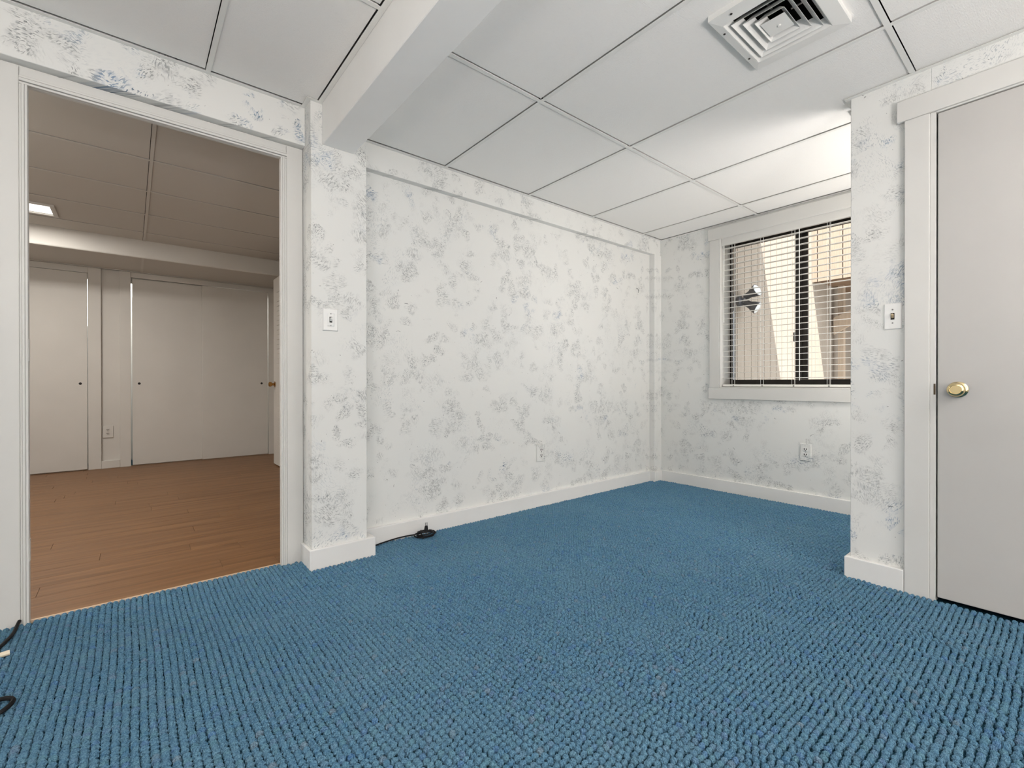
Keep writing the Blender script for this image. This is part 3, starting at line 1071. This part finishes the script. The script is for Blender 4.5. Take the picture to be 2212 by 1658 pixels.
# unseen uplighters added to brighten the room: two behind camera, one in the alcove
def uplighter(x, y, watt, label, R=.40, z=.62):
    o = empty('fill_uplight', (x, y, 0))
    tag(o, label, 'lamp', 'added fill uplighters')
    MB().lathe([(0, .14), (.02, .14), (.03, .02), (.04, .012), (z, .012)], (x, y, 0), (0, 0, 1), 24).build('stand', M['metal_white'], o, smooth=True)
    MB().lathe([(z, .02), (z + .02, R * .62), (z + .10, R), (z + .103, R - .005), (z + .025, R * .56), (z + .012, .02)], (x, y, 0), (0, 0, 1), 28).build('bowl', M['metal_white'], o, smooth=True)
    a = lamp('fill_light', 'AREA', watt, LAMP_RGB, (x, y, z + .106), shape='DISK', size=R * 1.88)
    a.rotation_euler = (PI, 0, 0)
    a.parent = o
    a.matrix_parent_inverse = Matrix.Translation(-o.location)


for q, wt, lb in zip(((.50, -1.80), (-1.40, -.90), (3.30, -.32)), FILL_UPLIGHT_W,
                     ('added unseen fill uplighter behind the camera, towards the door wall', 'added unseen fill uplighter behind the camera, towards the back wall', 'added unseen fill uplighter in the alcove behind the white door')):
    uplighter(*q, wt, lb, *((.42, .40) if q[0] > 2.7 else ()))

# ================================================================== cords on the carpet
CZ = .0075


def arc_pts(pts, n=8):
    """Catmull-Rom through pts"""
    P = [Vector(p) for p in pts]
    out = []
    for i in range(len(P) - 1):
        p0, p1, p2, p3 = P[max(i - 1, 0)], P[i], P[i + 1], P[min(i + 2, len(P) - 1)]
        for k in range(n):
            t = k / n
            out.append(.5 * ((2 * p1) + (-p0 + p2) * t + (2 * p0 - 5 * p1 + 4 * p2 - p3) * t * t + (-p0 + 3 * p1 - 3 * p2 + p3) * t ** 3))
    out.append(P[-1])
    return out


pc = empty('power_cord', (1.33, 2.47, 0))
tag(pc, 'black cord tied in a small bundle by the long wall', 'cord')
MB().tube(arc_pts([(1.060, 2.500, CZ), (1.12, 2.517, CZ), (1.20, 2.522, CZ + .004), (1.26, 2.510, CZ + .008), (1.30, 2.490, CZ + .012)]), .0042, 8).build('cable', M['black'], pc, smooth=True)
loops = []
for k in range(4):
    a0 = k * .5
    cx, cy = 1.345 + .008 * math.sin(k * 2.1), 2.452 + .010 * math.cos(k * 1.7)
    for i in range(12):
        a = 2 * PI * i / 12 + a0
        ex = .062 - .006 * k
        ey = .030 + .006 * math.sin(k * 3)
        loops.append((cx + ex * math.cos(a) * .9 + ey * math.sin(a) * .5, cy + ey * math.sin(a) - ex * math.cos(a) * .35, CZ + .004 + k * .007 + .006 * (1 + math.sin(a + k))))
MB().tube(arc_pts(loops, 3), .0040, 8).build('coil', M['black'], pc, smooth=True)
MB().tube([(1.318, 2.424, CZ), (1.312, 2.440, .034), (1.322, 2.462, .046), (1.330, 2.482, .030)], .0046, 6).build('tie', M['black'], pc, smooth=True)
pl = MB()
pl.hexa([(1.340, 2.452, .040), (1.362, 2.446, .040), (1.366, 2.464, .040), (1.344, 2.470, .040)], [(1.346, 2.456, .070), (1.362, 2.452, .070), (1.365, 2.462, .070), (1.349, 2.466, .070)])
pg = pl.build('plug', M['black'], pc, bevel=.003)
for dx in (0, .010):
    B(1.350 + dx, 1.3515 + dx, 2.456, 2.462, .070, .088).build('prong', M['steel'], pg)

lc = empty('power_cord', (-.34, 2.45, 0))
tag(lc, 'black cord with pale connector on the carpet by the doorway casing', 'cord')
MB().tube(arc_pts([(-.331, 2.540, CZ + .012), (-.333, 2.518, CZ + .008), (-.336, 2.47, CZ), (-.342, 2.42, CZ), (-.353, 2.37, CZ), (-.372, 2.32, CZ), (-.385, 2.298, CZ), (-.372, 2.284, CZ), (-.352, 2.287, CZ)]), .0060, 8).build('cable', M['black'], lc, smooth=True)
MB().tube([(-.354, 2.286, CZ + .001), (-.348, 2.2875, CZ + .001), (-.322, 2.293, CZ + .001)], [.0065, .0085, .0085], 10).build('connector', mat('cream_plastic', (.72, .65, .50), .4), lc, bevel=.0)
l2 = MB().tube(arc_pts([(-.42, 1.955, CZ), (-.33, 1.962, CZ + .004), (-.285, 1.952, CZ + .008), (-.264, 1.926, CZ + .008), (-.274, 1.897, CZ + .004), (-.30, 1.884, CZ), (-.36, 1.872, CZ), (-.46, 1.87, CZ)]), .0062, 8).build('cable_loop', M['black'], smooth=True)
tag(l2, 'loop of black cable at the left edge of the carpet', 'cable')

# ================================================================== outdoors, through the window
XO0, XO1 = 4.10, 7.32
ow = empty('wall_outside', (5.6, 2.3, 0))
struct(ow, 'tan grooved siding wall outside, half in diagonal sun', 'wall')
x = 4.326
xs = []
while x < XO1:
    xs.append(x)
    x += .1678
edges = [4.11] + [q for q in xs if q > 4.2] + [XO1]
for a, b2 in zip(edges[:-1], edges[1:]):
    B(a + .005, b2 - .005, 2.300, 2.316, -.6, 4.2).build('siding_board', M['siding'], ow)
B(4.10, XO1, 2.3165, 2.40, -.6, 4.2).build('sheathing', M['groove'], ow)
# building across: upper part over a shaded porch
ac = empty('wall_across', (7.3, 1.2, 0))
struct(ac, 'peach siding storey over a shaded porch across the yard', 'wall')
y = 2.299
first = True
ys_ = [2.305, 2.240, 2.095, 1.949]
while ys_[-1] > -2.9:
    ys_.append(ys_[-1] - .146)
for a, b2 in zip(ys_[:-1], ys_[1:]):
    B(7.20, 7.216, b2 + .006, a - .006, 2.288, 4.2).build('siding_board', M['siding2'], ac)
B(7.2165, 7.30, -3.0, 2.298, 2.290, 4.2).build('sheathing', M['groove'], ac)
B(7.30, 9.3, -.5, 2.298, 2.33, 2.36).build('porch_ceiling', M['timber'], ac)
B(7.3205, 9.3, 2.300, 2.40, -.6, 2.36).build('porch_side', M['siding'], ac)
yb = 2.298
while yb > -.4:
    B(9.2, 9.22, yb - .150, yb - .006, -.6, 2.33).build('porch_board', M['timber'], ac)
    yb -= .156
B(9.221, 9.30, -.5, 2.298, -.6, 2.33).build('porch_back', M['groove'], ac)
B(8.0, 8.09, 2.155, 2.225, -.6, 2.33).build('porch_post', M['post'], ac)
MB().hexa([(7.9, 2.25, 1.62), (7.95, 2.25, 1.62), (7.95, 2.25, 1.86), (7.9, 2.25, 1.86)], [(7.9, 1.2, 2.22), (7.95, 1.2, 2.22), (7.95, 1.2, 2.33), (7.9, 1.2, 2.33)]).build('stair_stringer', M['post'], ac)
# eave of this building, that throws the diagonal shadow
EZ = 3.30
EX = 5.496 - .358 * (EZ - 2.499)
struct(B(3.9, EX, .2, 2.299, EZ, EZ + .25).build('roof', M['timber']), 'deep eave of this building above the window', 'roof')
struct(B(3.9, 4.099, -6.0, 2.299, 2.401, EZ).build('wall_upper', M['siding']), 'outer wall above the window', 'wall')
struct(B(3.8, 16, -14, 6, -.70, -.60).build('ground', M['ground']), 'paved yard outside the window', 'ground')

# floodlight on the siding
fx = empty('floodlight', (5.03, 2.3, 1.79))
tag(fx, 'grey twin floodlight mounted on the outside siding', 'lamp')
MB().lathe([(0, .062), (.030, .058), (.038, .030)], (5.02, 2.2995, 1.785), (0, -1, 0), 20).build('base', M['fixture'], fx, smooth=True)
for c, dr, nm in (((5.065, 2.235, 1.835), (-.15, -.88, .36), 0), ((5.05, 2.235, 1.765), (.12, -.78, -.46), 1)):
    dv = Vector(dr).normalized()
    MB().tube([(5.02, 2.262, 1.785 + (.01 if nm == 0 else -.01)), c], .014, 8).build('arm', M['fixture'], fx)
    hd = MB().lathe([(-.02, .026), (.0, .034), (.05, .038), (.075, .050), (.125, .066), (.132, .066)], c, dv, 22).build('lamp_head', M['fixture'], fx, smooth=True)
    MB().lathe([(.1322, .060), (.138, .050), (.141, .025)], c, dv, 22).build('lens', M['lens'], hd, smooth=True)
